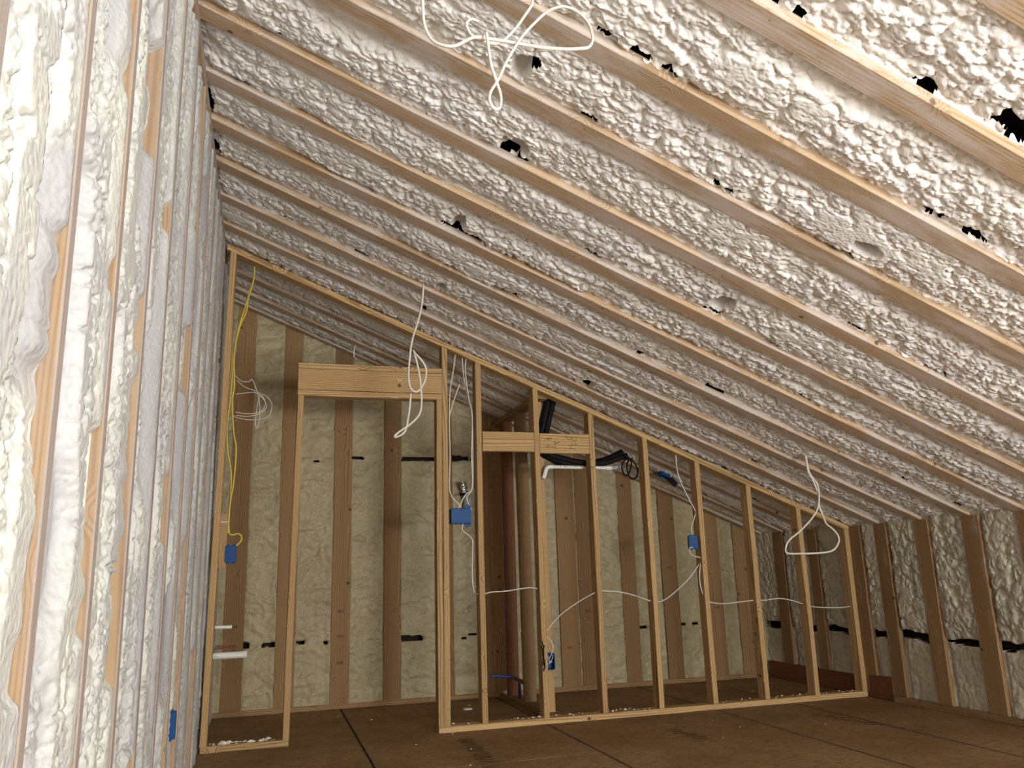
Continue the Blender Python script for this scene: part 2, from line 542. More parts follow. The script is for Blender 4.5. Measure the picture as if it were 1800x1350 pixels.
# --- ceiling
xs = steps((-0.06, 4.60, 0.0062))
ys = steps((YF, 1.0, 0.06), (1.0, 3.0, 0.0048), (3.0, 6.62, 0.0066))
X, Y = np.meshgrid(xs, ys, indexing='ij')
ALLR = [-4.8,-4.4,-4.0,-3.6,-3.2,-2.8,-2.4,-2.0,-1.6, -1.2, -0.79, -0.38, 0.02, 0.43, 0.83] + RAFT_Y
ahead, back, inside = bay_dist(Y, ALLR, RW)
bmp = foam_bumps(X / 1.15, Y, 11, 0.044, 0.35)
row = vnoise(X * 2.2, Y * 26 + 3 * vnoise(X * 3, Y * 3, 5), 8)
low = fbm(X * 1.7, Y * 3.2, 21)
smooth = sstep(0.68, 0.80, fbm(X * 2.1 + 9, Y * 5, 77))
d = 0.056 - 0.022 * (low - 0.5) * 2 - bmp * 0.044 * (1 - 0.4 * smooth) - 0.007 * (row - 0.5)
d = d - 0.010 * sstep(0.0, 0.16, np.minimum(ahead, back))
# the near side of each rafter: wood left bare in places, thin foam skin in others
bare = sstep(0.38, 0.62, fbm(X * 2.4, np.floor(Y / 0.41) * 7.3, 41))
d = d + sstep(0.05, 0.0, ahead) * (0.002 + 0.018 * bare)
d = d - sstep(0.035, 0.0, back) * 0.008
d = np.clip(d, 0.004, 0.2)
hz_ = np.zeros_like(d)
# sprayed-over blocking showing as greyish recesses
for (gx, gy, rx, ry) in [(1.165, 3.62, .030, .075), (2.33, 3.20, .045, .07), (2.31, 4.85, .035, .07), (1.10, 2.36, .028, .07), (1.21, 2.82, .06, .05), (2.44, 2.36, .05, .04), (1.25, 4.45, .03, .06), (1.22, 4.87, .03, .05)]:
    q = np.sqrt(((X - gx) / rx) ** 2 + ((Y - gy) / ry) ** 2) + 0.5 * (fbm(X * 18, Y * 18, 71) - 0.5)
    k_ = sstep(1.15, 0.8, q)
    d = d * (1 - k_) + k_ * 0.058
    hz_ = np.maximum(hz_, k_)
# dark gaps where foam shrank off the rafter
gp = [(1.19, 2.875, .07, .02), (1.26, 2.885, .03, .012), (1.13, 2.30, .02, .03), (1.28, 2.045, .03, .012), (1.40, 2.05, .035, .012), (1.50, 2.05, .03, .01), (1.36, 2.44, .05, .014), (0.735, 3.71, .04, .010),
      (0.58, 3.708, .05, .009), (1.165, 3.70, .08, .014), (1.27, 3.705, .06, .010), (2.34, 3.30, .05, .012), (2.40, 2.445, .06, .010), (2.46, 2.045, .05, .016),
      (2.06, 1.632, .035, .008), (2.36, 1.60, .09, .034), (2.60, 2.045, .05, .014), (0.28, 2.88, .04, .008), (0.14, 3.31, .05, .010), (-0.01, 3.6, .02, .12), (0.0, 4.03, .02, .07),
      (0.36, 4.51, .03, .012), (1.37, 5.32, .03, .01), (1.22, 4.92, .03, .012), (2.80, 2.885, .04, .010), (2.67, 3.31, .04, .01), (2.30, 4.90, .04, .03), (1.9, 2.44, .04, .009), (1.75, 3.31, .05, .009), (1.55, 4.12, .06, .01), (0.95, 5.32, .05, .01), (1.1, 5.69, .05, .012), (1.5, 6.09, .08, .014), (3.2, 2.885, .05, .01), (3.1, 3.71, .05, .009)]
gap = np.zeros_like(d)
jit = 0.9 * (fbm(X * 22, Y * 45, 61) - 0.5)
for (gx, gy, rx, ry) in gp:
    q = ((X - gx) / rx) ** 2 + ((Y - gy) / ry) ** 2
    gap = np.maximum(gap, sstep(1.15, 0.75, np.sqrt(q) + jit))
# thin broken seam near some rafters
sm = sstep(0.76, 0.80, fbm(X * 9, np.floor(Y / 0.41) * 3.1, 88)) * sstep(0.016, 0.008, np.abs(ahead - 0.012))
gap = np.maximum(gap, sm)
d = d + gap * 0.03
d = np.where(inside, 0.024, d)
Z = H_R - SL * X + d
keep = (gap < 0.6)
keep = keep[:-1, :-1] & keep[1:, :-1] & keep[1:, 1:] & keep[:-1, 1:]
fc = grid_object('spray_foam', np.stack([X + d * 0.35, Y, Z], -1), keep, FOAM_C, hz_ * 0.8)
tag(fc, 'lumpy white spray foam filling the sloping ceiling between the rafters', 'insulation', kind='stuff')

# --- left wall
LST = [0.545, 0.955, 1.365, 1.77, 2.175, 2.585, 2.99, 3.40, 3.80, 4.20, 4.60, 5.00, 5.60, 6.00, 6.36]
zs = steps((-0.02, 3.12, 0.005))
ys = steps((YF, 0.7, 0.05), (0.7, 2.2, 0.0042), (2.2, 4.0, 0.006), (4.0, 6.6, 0.009))
Yg, Zg = np.meshgrid(ys, zs, indexing='ij')
ahead, back, inside = bay_dist(Yg, [-4.8,-4.4,-4.0,-3.6,-3.2,-2.8,-2.4,-2.0,-1.6, -1.2, -0.8, -0.4, 0.0, 0.28] + LST, 0.038)
flow = 0.03 * np.sin(Zg * 3.1 + np.floor(Yg / 0.41) * 2)
b1 = foam_bumps(Yg + flow, Zg * 1.5, 5, 0.062, 0.35)
b2 = foam_bumps(Yg, Zg * 1.2, 205, 0.034, 0.4)
flat = sstep(0.56, 0.66, fbm(Yg * 6, Zg * 1.4, 9))
finep = sstep(0.45, 0.6, fbm(Yg * 5 + 20, Zg * 0.9, 19))
bb = (b1 * (1 - finep) + 0.62 * b2 * finep)
low = fbm(Yg * 7, Zg * 0.9, 33)
d = 0.046 - 0.030 * (low - 0.5) * 2 - bb * 0.044 * (1 - 0.95 * flat) + 0.006 * flat - 0.012 * sstep(0, 0.18, np.minimum(ahead, back))
bare = 0.8 * sstep(0.60, 0.68, fbm(Zg * 1.9, np.floor((Yg + 0.26) / 0.407) * 5.7, 54)) * (0.45 + 0.55 * vnoise(Zg * 9, np.floor((Yg + 0.26) / 0.407), 3))
wdt = 0.02 + 0.02 * vnoise(Zg * 7, np.floor((Yg + 0.26) / 0.407), 91)
BARE = [(1.365, .80, 1.50, .017), (1.365, 1.12, 1.32, .026), (1.77, 1.08, 1.26, .040), (1.77, .86, 1.08, .018), (1.77, .40, .62, .034), (1.77, 1.56, 1.60, .02), (1.77, 2.02, 2.28, .014),
        (2.175, 1.54, 1.66, .022), (2.175, 1.0, 1.45, .016), (2.175, .74, .98, .045), (2.175, 2.08, 2.40, .042), (2.585, .22, .48, .045), (2.585, 2.02, 2.12, .03), (0.955, 1.3, 2.2, .05), (2.99, 1.1, 1.3, .03), (3.40, 1.7, 1.95, .035)]
near_y = np.array(LST)[np.clip(np.searchsorted(np.array(LST), Yg, side='right'), 0, len(LST) - 1)]
jag = 0.35 + 1.0 * vnoise(Zg * 22, near_y * 9, 92) + 0.25 * (vnoise(Zg * 70, near_y * 9, 95) - .5) 
bare = np.where(near_y < 2.8, 0.0, bare)
for (yy, z0_, z1_, ww) in BARE:
    m_ = np.abs(near_y - yy) < 0.02
    inz = sstep(z0_ - .03, z0_ + .02, Zg) * sstep(z1_ + .03, z1_ - .02, Zg)
    bare = np.where(m_, np.maximum(bare, inz), bare)
    wdt = np.where(m_ & (inz > 0.02), ww * jag, wdt)

kb = sstep(0.13, 0.05, ahead) * bare
d = d * (1 - kb) + kb * wdt
fl_ = sstep(0.11, 0.005, ahead) * (1 - bare)
d = d * (1 - fl_) + fl_ * (0.006 - 0.006 * bb)
fl2 = sstep(0.05, 0.0, back) * 0.7
d = d * (1 - fl2) + fl2 * (0.006 - 0.004 * bb)
# keep studs proud of the foam on the far side too
d = np.maximum(d, 0.0015)
d = np.where(inside, 0.02, d)
# opening around the recessed outlet box
d = np.where((np.abs(Yg - 3.765) < 0.03) & (np.abs(Zg - 0.39) < 0.06), np.maximum(d, 0.06), d)
keep = np.ones((d.shape[0] - 1, d.shape[1] - 1), bool)
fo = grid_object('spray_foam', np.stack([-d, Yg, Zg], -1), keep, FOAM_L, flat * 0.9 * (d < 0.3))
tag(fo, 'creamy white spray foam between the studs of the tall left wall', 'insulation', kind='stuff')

# --- gable wall behind the partition
KBW = [(0.045, 0.188), (0.412, 0.549), (0.812, 0.950), (1.208, 1.344), (1.62, 1.76), (1.996, 2.082), (2.086, 2.18), (2.645, 2.811), (2.818, 2.965), (3.21, 3.349), (3.59, 3.74), (4.015, 4.16), (4.305, 4.45)]
xs = steps((-0.10, 4.62, 0.0085))
zs = steps((0.03, 3.10, 0.0085))
X, Z = np.meshgrid(xs, zs, indexing='ij')
b1 = foam_bumps(X, Z, 71, 0.07, 1.5)
rip = vnoise(X * 9 + 2 * vnoise(X * 5, Z * 5, 3), Z * 28 + 5 * vnoise(X * 4, Z * 3, 12), 14)
rdg = 1 - np.abs(2 * fbm(X * 11 + 1.5 * vnoise(X * 6, Z * 6, 3), Z * 15 + 2 * vnoise(X * 5, Z * 5, 13), 44, 2) - 1)
d = 0.030 - 0.016 * (fbm(X * 3, Z * 3, 3) - 0.5) - 0.012 * b1 - 0.012 * (rip - 0.5) - 0.016 * rdg
kst = np.zeros_like(d, bool)
dist = np.full(d.shape, 9.0)
for a, b_ in KBW:
    kst |= (X > a) & (X < b_)
    dist = np.minimum(dist, np.maximum(a - X, X - b_))
d = np.maximum(d, 0.0)
d = d - 0.008 * sstep(0.05, 0.0, dist) * (vnoise(X * 30, Z * 14, 6) > 0.3)
wob = 0.018 * (vnoise(X * 6, Z * 0, 2) - 0.5)
gap = np.zeros_like(d)
jz = 0.35 * (vnoise(X * 40, Z * 40, 8) - 0.5)
for (u0, u1, v_, hh) in ((529, 563, 811, .003), (590, 606, 809, .004), (619, 640, 805, .010), (606, 618, 806, .006), (704, 772, 806, .013), (792, 826, 805, .020), (826, 850, 806, .012), (1052, 1075, 800, .008),
                         (425, 438, 1136, .018), (461, 483, 1135, .014), (520, 535, 1130, .011), (569, 577, 1131, .010), (706, 744, 1123, .018), (812, 822, 1122, .006), (824, 845, 1116, .004), (1124, 1141, 1102, .012), (1197, 1206, 1097, .010), (1219, 1228, 1096, .010), (780, 790, 640, .02)):
    pa = at(u0, v_, D2); pb = at(u1, v_, D2)
    xm, hx = (pa.x + pb.x) / 2, (pb.x - pa.x) / 2
    rz = hh * (0.6 + 0.8 * vnoise(X * 25, Z * 0, 4))
    q = np.maximum(np.abs(X - xm) / hx, np.abs(Z - pa.z - wob * 0.5) / rz)
    gap = np.maximum(gap, sstep(1.15, 0.8, q + jz))
crease = sstep(0.012, 0.0, np.abs(Z - 1.878 - wob)) * 0.006 + sstep(0.014, 0.0, np.abs(Z - 0.468 - wob)) * 0.006
d = d + crease
d = d + gap * 0.05
d = np.where(kst, 0.02, d)
keep = (gap < 0.95)
keep = keep[:-1, :-1] & keep[1:, :-1] & keep[1:, 1:] & keep[:-1, 1:]
ok = (Z < H_R - SL * X + 0.08)[:-1, :-1]
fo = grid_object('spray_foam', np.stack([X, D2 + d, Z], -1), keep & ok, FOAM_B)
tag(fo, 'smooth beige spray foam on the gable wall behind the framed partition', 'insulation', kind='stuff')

# --- knee wall on the right
KN = [5.71, 5.54 + 0.75, 5.155, 4.868, 4.475, 4.06, 3.65, 3.24, 2.83, 2.42, 2.01, 1.6, 1.19]
KW = 0.13
KNEE = sorted([(6.11, 6.25), (5.66, 5.77), (5.14, 5.27), (4.868, 4.99), (4.475, 4.60), (4.06, 4.195), (3.655, 3.79), (3.24, 3.37), (2.83, 2.96), (2.42, 2.55)])
ys = steps((YF, 3.0, 0.05), (3.0, 6.6, 0.0075))
zs = steps((-0.01, 1.36, 0.0075))
Y, Z = np.meshgrid(ys, zs, indexing='ij')
b1 = foam_bumps(Y, Z / 1.3, 301, 0.052, 0.5)
lf = sstep(0.35, 0.6, Z)            # foam is smoother below the blocking line
d = 0.046 - 0.03 * (fbm(Y * 4, Z * 2, 3) - 0.5) - b1 * (0.022 + 0.028 * lf)
kst = np.zeros_like(d, bool); nearside = np.full(d.shape, 9.0)
for a, b_ in KNEE:
    kst |= (Y > a) & (Y < b_)
    nearside = np.where(a - Y > 0, np.minimum(nearside, a - Y), nearside)
d = d + 0.020 * sstep(0.035, 0.0, nearside)
op = sstep(0.36, 0.46, fbm(Y * 3.1, Y * 0, 5))
wob = 0.03 * (vnoise(Y * 5, Z * 0, 2) - 0.5)
gap = sstep(1.0, 0.7, np.abs(Z - 0.448 - wob) / (0.003 + 0.034 * op * (0.4 + 0.6 * vnoise(Y * 12, Z * 0, 8))))
d = np.maximum(d, 0.002)
d = d + 0.05 * gap
d = np.where(kst, 0.02, d)
keep = gap < 0.95
keep = keep[:-1, :-1] & keep[1:, :-1] & keep[1:, 1:] & keep[:-1, 1:]
fo = grid_object('spray_foam', np.stack([WR + d, Y, Z], -1), keep, FOAM_K)
tag(fo, 'shiny grey-beige spray foam between the studs of the low right wall', 'insulation', kind='stuff')

# ------------------------------------------------------------------ rafters
# in the photo the ninth one counted from the right top corner meets the partition's top plate
ORD = ['nearest', 'second', 'third', 'fourth', 'fifth', 'sixth', 'seventh', 'eighth', 'ninth', 'tenth', 'eleventh', 'twelfth', 'thirteenth', 'farthest']
RL = ['rafter cutting only the top right corner of the photo',
      'thick near rafter with wavy grain at the upper right, bare wood on its upper side',
      'second long rafter below the top right corner, grey dust along its lower edge',
      'rafter behind the big loose cable loop, with a round dark knot near its middle',
      'rafter just above the foam hole and dark gap, third from the partition cable side',
      'rafter passing just below the foam hole with dark gap',
      'rafter with a dark burnt-looking streak in its left half',
      'rafter three above the hanging cable over the door header',
      'second rafter above the partition, where the loop over the header hangs from',
      'rafter directly in front of the partition top plate',
      'first rafter behind the partition top plate',
      'second rafter behind the partition top plate',
      'third rafter behind the partition, carrying the round blue ceiling box',
      'last narrow rafter lying against the gable wall studs']
RL = [
 'rafter that only crosses the top right corner of the photo',
 'thick near rafter with wavy grain, second from the top right corner',
 'long rafter running behind the loose white cable loops at the top',
 'rafter crossed by the lowest loop of the loose white cable',
 'rafter starting at the top left beside the wall, dark foam hole above its middle',
 'rafter meeting the left wall just above the long dark corner gap',
 'rafter meeting the left wall just below the long dark corner gap',
 'third rafter in front of the partition top plate, counting towards the camera',
 'second rafter in front of the partition top plate',
 'rafter directly in front of the partition top plate, nearest to it',
 'rafter resting right behind the partition top plate',
 'second rafter seen beyond the partition top plate',
 'rafter next to the round blue box beyond the partition',
 'last rafter, lying tight against the gable wall']
cosr = math.cos(math.atan(SL))
for k, y in enumerate(RAFT_Y):
    w = RW if k < 13 else 0.07
    x1 = WR + 0.02
    t = 0.038
    up = t / 2 / cosr
    o = board('ceiling_rafter', (-0.09, y + w / 2, H_R + SL * 0.09 + up), (x1, y + w / 2, H_R - SL * x1 + up), (0, 1, 0), w, t, PINE_RAFT, bow=0.004)
    tag(o, RL[k], 'rafter', 'rafters of the sloping ceiling')

# plate along the top of the left wall
o = board('top_plate', (-0.035, YF + .01, 3.082), (-0.035, 6.45, 3.082), (1, 0, 0), 0.075, 0.036, PINE_LEFT)
tag(o, 'foam-dusted plate running along the top of the left wall under the rafter ends', 'plate')
o = board('bottom_plate', (WR + .03, YF + .01, 0.0195), (WR + .03, 4.97, 0.0195), (1, 0, 0), 0.10, 0.038, PINE_KNEE)
tag(o, 'floor plate along the foot of the low right wall', 'plate')
o = board('bottom_plate', (0.0, D2 + .045, 0.0195), (WR, D2 + .045, 0.0195), (0, 1, 0), 0.10, 0.038, PINE_BACK)
tag(o, 'floor plate along the foot of the gable wall behind the partition', 'plate')

# ------------------------------------------------------------------ left wall studs
LL = {1: 'bare wooden stud at the very left edge of the photo, top corner',
      2: 'left wall stud right of the edge one, bright bare wood along its side',
      3: 'second full stud of the left wall from the camera',
      4: 'third full stud of the left wall from the camera',
      5: 'fourth full stud of the left wall from the camera',
      6: 'fifth full stud of the left wall from the camera',
      7: 'sixth full stud of the left wall from the camera',
      8: 'left wall stud with the small blue outlet box at its foot',
      9: 'third left wall stud in front of the partition',
      10: 'second left wall stud in front of the partition',
      11: 'last left wall stud in front of the partition',
      12: 'left wall stud just behind the partition',
      13: 'middle left wall stud between partition and gable wall',
      14: 'left wall stud in the corner with the gable wall'}
for k, y in enumerate(LST):
    if k == 0: continue
    o = board('wall_stud', (-0.045, y + 0.019, 0.0), (-0.045, y + 0.019, 3.062), (1, 0, 0), 0.09, 0.038, PINE_LEFT, bow=0.003)
    tag(o, LL[k], 'stud', 'studs of the left wall')

# ------------------------------------------------------------------ gable wall studs (flat faces to the room)
GL = ['wide stud at the left corner of the gable wall, behind the yellow cable',
      'wide gable stud half hidden by the door jack stud on the left',
      'wide gable stud seen in the left half of the door opening',
      'wide gable stud with a round knot seen in the right half of the door opening',
      'gable stud mostly hidden behind the double studs right of the door',
      'left board of the pair of gable studs behind the blue double box bay',
      'right board of the pair of gable studs beside the small side wall',
      'left board of the wide pair of gable studs below the white pipe',
      'right board of the wide pair of gable studs below the white pipe',
      'gable stud just right of the board pair below the white pipe',
      'gable stud with arched grain, left of the blue box on the partition stud',
      'gable stud just right of the partition stud carrying a blue box',
      'last gable stud at the corner with the low right wall']
for k, (a, b_) in enumerate(KBW):
    xm = (a + b_) / 2
    zt = H_R - SL * xm - 0.002
    sp_z = 2.42
    if k < 4:
        root = empty('gable_stud', (xm, D2 + .019, 0.038))
        board('lower_board', (xm, D2 + .019, 0.04), (xm, D2 + .019, sp_z), (1, 0, 0), b_ - a, 0.038, PINE_BACK, root)
        board('upper_board', (xm, D2 + .019, sp_z + .002), (xm, D2 + .019, zt), (1, 0, 0), b_ - a, 0.038, PINE_BACK, root, cut1=-SL)
        o = root
    else:
        o = board('gable_stud', (xm, D2 + .019, 0.04), (xm, D2 + .019, zt), (1, 0, 0), b_ - a - .002, 0.038, PINE_BACK, cut1=-SL)
    tag(o, GL[k], 'stud', 'studs of the gable wall')
# grade stamps: small illegible rows of ink on the stud faces
def stamp(parent_label, x, z, y=D2 - 0.0006, n=4, w=0.05, seed=1):
    rr = random.Random(seed)
    V, F = [], []
    for k in range(n):
        cx_ = x - w / 2 + w * (k + .5) / n
        for q in range(2):
            a = cx_ + rr.uniform(-.004, .004); hh = rr.uniform(.004, .009); zz = z + rr.uniform(-.004, .004)
            b0 = len(V)
            V += [(a - .002, y, zz - hh), (a + .0015, y, zz - hh), (a + .003, y, zz + hh), (a - .001, y, zz + hh)]
            F.append((b0, b0 + 1, b0 + 2, b0 + 3))
        b0 = len(V)
        V += [(cx_ - .005, y, z - .011), (cx_ + .005, y, z - .011), (cx_ + .005, y, z - .009), (cx_ - .005, y, z - .009)]
        F.append((b0, b0 + 1, b0 + 2, b0 + 3))
    par = [o for o in bpy.data.objects if o.get('label') == parent_label][0]
    if par.type == 'EMPTY': par = par.children[0]
    Wm = (par.parent.matrix_basis if par.parent else Matrix.Identity(4)) @ par.matrix_basis
    me = mesh_from(V, F)
    me.materials.append(INK)
    o = bpy.data.objects.new('ink_stamp', me); COL.objects.link(o)
    o.parent = par
    o.matrix_basis = Wm.inverted()
for i, (gi, x, z) in enumerate(((2, .885, .70), (2, .885, .52), (2, .885, .33), (0, .12, .62), (0, .12, .45), (8, 2.89, .62), (7, 2.72, .62), (7, 2.72, .48), (7, 2.72, .34), (11, 4.09, .60), (10, 3.66, .95))):
    stamp(GL[gi], x, z, seed=i)

# ------------------------------------------------------------------ low right wall studs
KL = {6.11: 'farthest stud of the low right wall, beside the corner', 5.66: 'second farthest stud of the low right wall behind the partition',
      5.14: 'low right wall stud touching the end stud of the partition', 4.868: 'first low right wall stud in front of the partition',
      4.475: 'low right wall stud with dark edges, second in front of the partition', 4.06: 'low right wall stud nearest the camera that is seen down to the floor',
      3.655: 'low right wall stud of which only the top shows at the right edge', 3.24: '', 2.83: '', 2.42: ''}
for a, b_ in KNEE:
    if a < 3.3: continue
    xo = WR + 0.019
    z0 = 0.14 if a > 5.5 else 0.04
    o = board('knee_wall_stud', (xo, (a + b_) / 2, z0), (xo, (a + b_) / 2, H_R - SL * WR - 0.002), (0, 1, 0), b_ - a, 0.038, PINE_KNEE)
    tag(o, KL[a], 'stud', 'studs of the low right wall')
o = board('floor_board', (WR + .012, 5.30, 0.07), (WR + .012, 6.47, 0.07), (0, 0, 1), 0.135, 0.036, PINE_RED)
tag(o, 'reddish brown board on edge along the low right wall behind the partition', 'board')
o = board('wood_block', (WR + .010, 4.985, 0.078), (WR + .010, 5.215, 0.078), (0, 0, 1), 0.150, 0.036, PINE_RED)
tag(o, 'short brown block on edge at the right end of the partition plate', 'block')

# ------------------------------------------------------------------ partition frame
pf = empty('partition_frame', (2.5, D1 + .045, 0))
tag(pf, 'pine stud partition with door opening and sloping top plate under the rafters', 'partition')
yc = D1 + 0.0445
tp = H_TP
ht = 0.019 / cosr
board('top_plate', (0.015, yc, tp - SL * 0.015 + ht), (WR + .02, yc, tp - SL * (WR + .02) + ht), (0, 1, 0), 0.089, 0.038, PINE, pf, bow=0.004)
board('bottom_plate', (0.005, yc, 0.019), (0.49, yc, 0.019), (0, 1, 0), 0.089, 0.038, PINE, pf)
board('bottom_plate', (1.382, yc, 0.019), (WR - .005, yc, 0.019), (0, 1, 0), 0.089, 0.038, PINE, pf, bow=0.006)
def pstud(xb, xt, z1=None, mat=PINE, name='stud'):
    cut = -SL if z1 is None else 0.0
    if z1 is None: z1 = tp - SL * xt
    o = board(name, (xb, yc, 0.038), (xt, yc, z1), (1, 0, 0), 0.038, 0.089, mat, pf, cut1=cut, bow=0.005)
    return o
pstud(0.020, 0.052)
pstud(0.473, 0.503, 2.095, name='jack_stud')
pstud(1.399, 1.403, 2.095, name='jack_stud')
pstud(1.4375, 1.4415)
X0 = 2.0644
pstud(1.677, 1.675)
for k in range(7):
    pstud(X0 + .019 + .4064 * k, X0 + .019 + .4064 * k)
hd = board('header', (0.482, yc, 2.205), (1.421, yc, 2.205), (0, 0, 1), 0.140, 0.086, PINE, pf)
board('header_plate', (0.482, yc, 2.295), (1.421, yc, 2.295), (0, 1, 0), 0.089, 0.036, PINE, pf)
board('header_plate', (0.482, yc, 2.114), (1.421, yc, 2.114), (0, 1, 0), 0.089, 0.038, PINE, pf)
board('blocking', (1.698, D1 + .020, 1.818), (2.062, D1 + .020, 1.818), (0, 0, 1), 0.135, 0.038, PINE, pf)
bk = board('blocking', (2.104, D1 + .020, 1.812), (2.470, D1 + .020, 1.812), (0, 0, 1), 0.138, 0.038, PINE, pf)
bk['label'] = 'block with carpenter pencil notes'
nx_ = at(391.5, 960, D1 + .06).x
board('nailer', (nx_, D1 + .075, 1.03), (nx_, D1 + .075, 1.345), (1, 0, 0), 0.045, 0.03, PINE, pf)
# pencil notes: loose unreadable handwriting
def scribble(u0, v0, u1, v1, n, seed):
    rr = random.Random(seed)
    pts = []
    for k in range(n):
        s = k / (n - 1)
        pts.append(at(u0 + (u1 - u0) * s + rr.uniform(-2, 2), v0 + (v1 - v0) * s + rr.uniform(-3.4, 3.4), D1 - 0.0003))
    return pts
runs = [scribble(959, 772, 969, 772, 8, 1), scribble(974, 779, 984, 778, 7, 2), scribble(958, 784, 977, 787, 9, 3), scribble(995, 771, 1012, 773, 10, 4), scribble(1000, 780, 1014, 782, 8, 5), scribble(1001, 787, 1013, 788, 6, 6)]
cable('pencil_note', runs, 0.0011, INK, pf, per=4, seg=5)
mk = cable('pencil_mark', [px(D1 - .0005, (940, 823.5), (947, 823.5)), px(D1 - .0005, (1041, 822), (1047, 819)), px(D1 - .0005, (1045, 824), (1048, 824))], 0.0014, INK, pf, per=1, seg=5)

# ------------------------------------------------------------------ small side wall running back from the partition
sf = empty('side_wall_frame', (2.165, 5.9, 0))
tag(sf, 'short stud wall running back from the partition to the gable wall', 'partition')
board('bottom_plate', (2.165, D1 + .092, 0.019), (2.165, D2 - .002, 0.019), (1, 0, 0), 0.089, 0.038, PINE_BACK, sf)
board('top_plate', (2.165, D1 + .092, 2.163), (2.165, D2 - .002, 2.163), (1, 0, 0), 0.089, 0.038, PINE_BACK, sf)
board('stud', (2.165, 5.46, 0.038), (2.145, 5.46, 2.143), (1, 0, 0), 0.089, 0.038, PINE, sf)
board('stud', (2.165, 5.86, 0.050), (2.155, 5.86, 2.143), (1, 0, 0), 0.089, 0.038, PINE_BACK, sf)
board('stud', (2.165, 6.28, 0.038), (2.165, 6.28, 2.143), (1, 0, 0), 0.089, 0.038, PINE_RED, sf)  # shade on this stud is painted in by the dark red wood

# ------------------------------------------------------------------ electrical boxes
def blue_box(cx_, y, cz_, w, h, dep, label, side=0, open_=False, yaw=0.0, bracket=0):
    root = empty('electrical_box', (0, 0, 0))
    root.location = (cx_, y, cz_)
    root.rotation_euler = (0, 0, yaw)
    def part(name, lst, mat):
        V, F = [], []
        for bb in lst:
            v, f = box_mesh(*bb)
            F += [tuple(i + len(V) for i in q) for q in f]; V += v
        me = mesh_from(V, F); me.materials.append(mat)
        o = bpy.data.objects.new(name, me); COL.objects.link(o); o.parent = root
        mod = o.modifiers.new('b', 'BEVEL'); mod.width = 0.0025; mod.segments = 2
        return o
    a, b_ = w / 2, h / 2
    t = 0.003
    if open_:
        part('box_body', [(-a, a, dep - t, dep, -b_, b_), (-a, -a + t, 0, dep - t, -b_, b_), (a - t, a, 0, dep - t, -b_, b_), (-a + t, a - t, 0, dep - t, -b_, -b_ + t), (-a + t, a - t, 0, dep - t, b_ - t, b_)], BLUE)
    else:
        part('box_body', [(-a, a, 0, dep, -b_, b_)], BLUE)
    n = max(1, int(round(w / .03)))
    tabs = [(-a + w * (i + .2) / n, -a + w * (i + .8) / n, .012, .03, s * (b_ + .003) - .004, s * (b_ + .003) + .004) for i in range(n) for s in (-1, 1)]
    for tb in tabs: part('cable_clamp', [tb], BLUE)
    part('screw_hole', [(-a * .6 - .003, -a * .6 + .003, -.0012, 0.001, -.003, .003)] if not open_ else [(-.003, .003, dep * .9, dep * .93, -.003, .003)], BLUE_D)
    if bracket:
        for s_ in (1, -1):
            V = []
            for yy in (-.004, .004):
                V += [(a * .35, yy, s_ * b_), (a * .98, yy, s_ * b_), (a * .98, yy, s_ * (b_ + .020)), (a * .62, yy, s_ * (b_ + .030))]
            F = [(0, 1, 2, 3), (7, 6, 5, 4)]
            for k in range(4): F.append((k, (k + 1) % 4, 4 + (k + 1) % 4, 4 + k))
            me = mesh_from(V, F); me.materials.append(BLUE)
            o = bpy.data.objects.new('nail_bracket', me); COL.objects.link(o); o.parent = root
            o.location = (0, .02, 0)
    tag(root, label, 'electrical box', 'blue electrical boxes')
    return root
def P3(u, v, y): return at(u, v, y)
q = P3(811, 907, D1 + .012); blue_box(q.x, q.y, q.z, 0.136, 0.095, 0.07, 'double-width blue electrical box with pointed bracket between the studs right of the door', bracket=1)
q = P3(405, 974, D1 + .055); blue_box(q.x, q.y, q.z, 0.066, 0.100, 0.06, 'blue electrical box at the left stud, fed by yellow cable')
q = P3(1219, 953, D1 + .02); blue_box(q.x, q.y, q.z, 0.064, 0.092, 0.062, 'blue electrical box high on a partition stud with a white cable curling below it', yaw=-0.35)
q = P3(968, 1163, D1 + .11); blue_box(q.x, q.y, q.z, 0.060, 0.098, 0.06, 'open dark blue box low beside the stud with black wires', open_=True)
o = blue_box(-0.004, 3.79, 0.39, 0.055, 0.105, 0.05, 'blue outlet box sunk into the foam near the foot of the left wall', yaw=math.pi / 2)
o.rotation_euler = (0, 0, math.pi / 2)
# round ceiling box on the rafter behind the partition
q = P3(1168, 831, 5.98)
rb = empty('ceiling_box', q)
V, F = [], []
N = 16
for z_, r_ in ((0.035, .050), (-0.030, .050), (-0.034, .052), (-0.036, .044), (0.02, .040)):
    for k in range(N): V.append((r_ * math.cos(k * 2 * math.pi / N), r_ * math.sin(k * 2 * math.pi / N), z_))
for j in range(4):
    for k in range(N):
        F.append((j * N + k, j * N + (k + 1) % N, (j + 1) * N + (k + 1) % N, (j + 1) * N + k))
F.append(tuple(4 * N + k for k in range(N))); F.append(tuple(range(N - 1, -1, -1)))
me = mesh_from(V, F); me.materials.append(BLUE)
o = bpy.data.objects.new('box_body', me); COL.objects.link(o); o.parent = rb
V, F = box_mesh(-.055, .015, -.058, -.050, -.02, .03)
me = mesh_from(V, F); me.materials.append(PVC)
o = bpy.data.objects.new('sticker', me); COL.objects.link(o); o.parent = rb; o.scale = (.4, 1, .6)
V, F = box_mesh(-.05, .16, .05, .075, .0, .035)
me = mesh_from(V, F); me.materials.append(BLACK)
o = bpy.data.objects.new('mounting_bar', me); COL.objects.link(o); o.parent = rb; o.rotation_euler = (0, .38, 0)
rb.rotation_euler = (0.0, 0.35, 0)
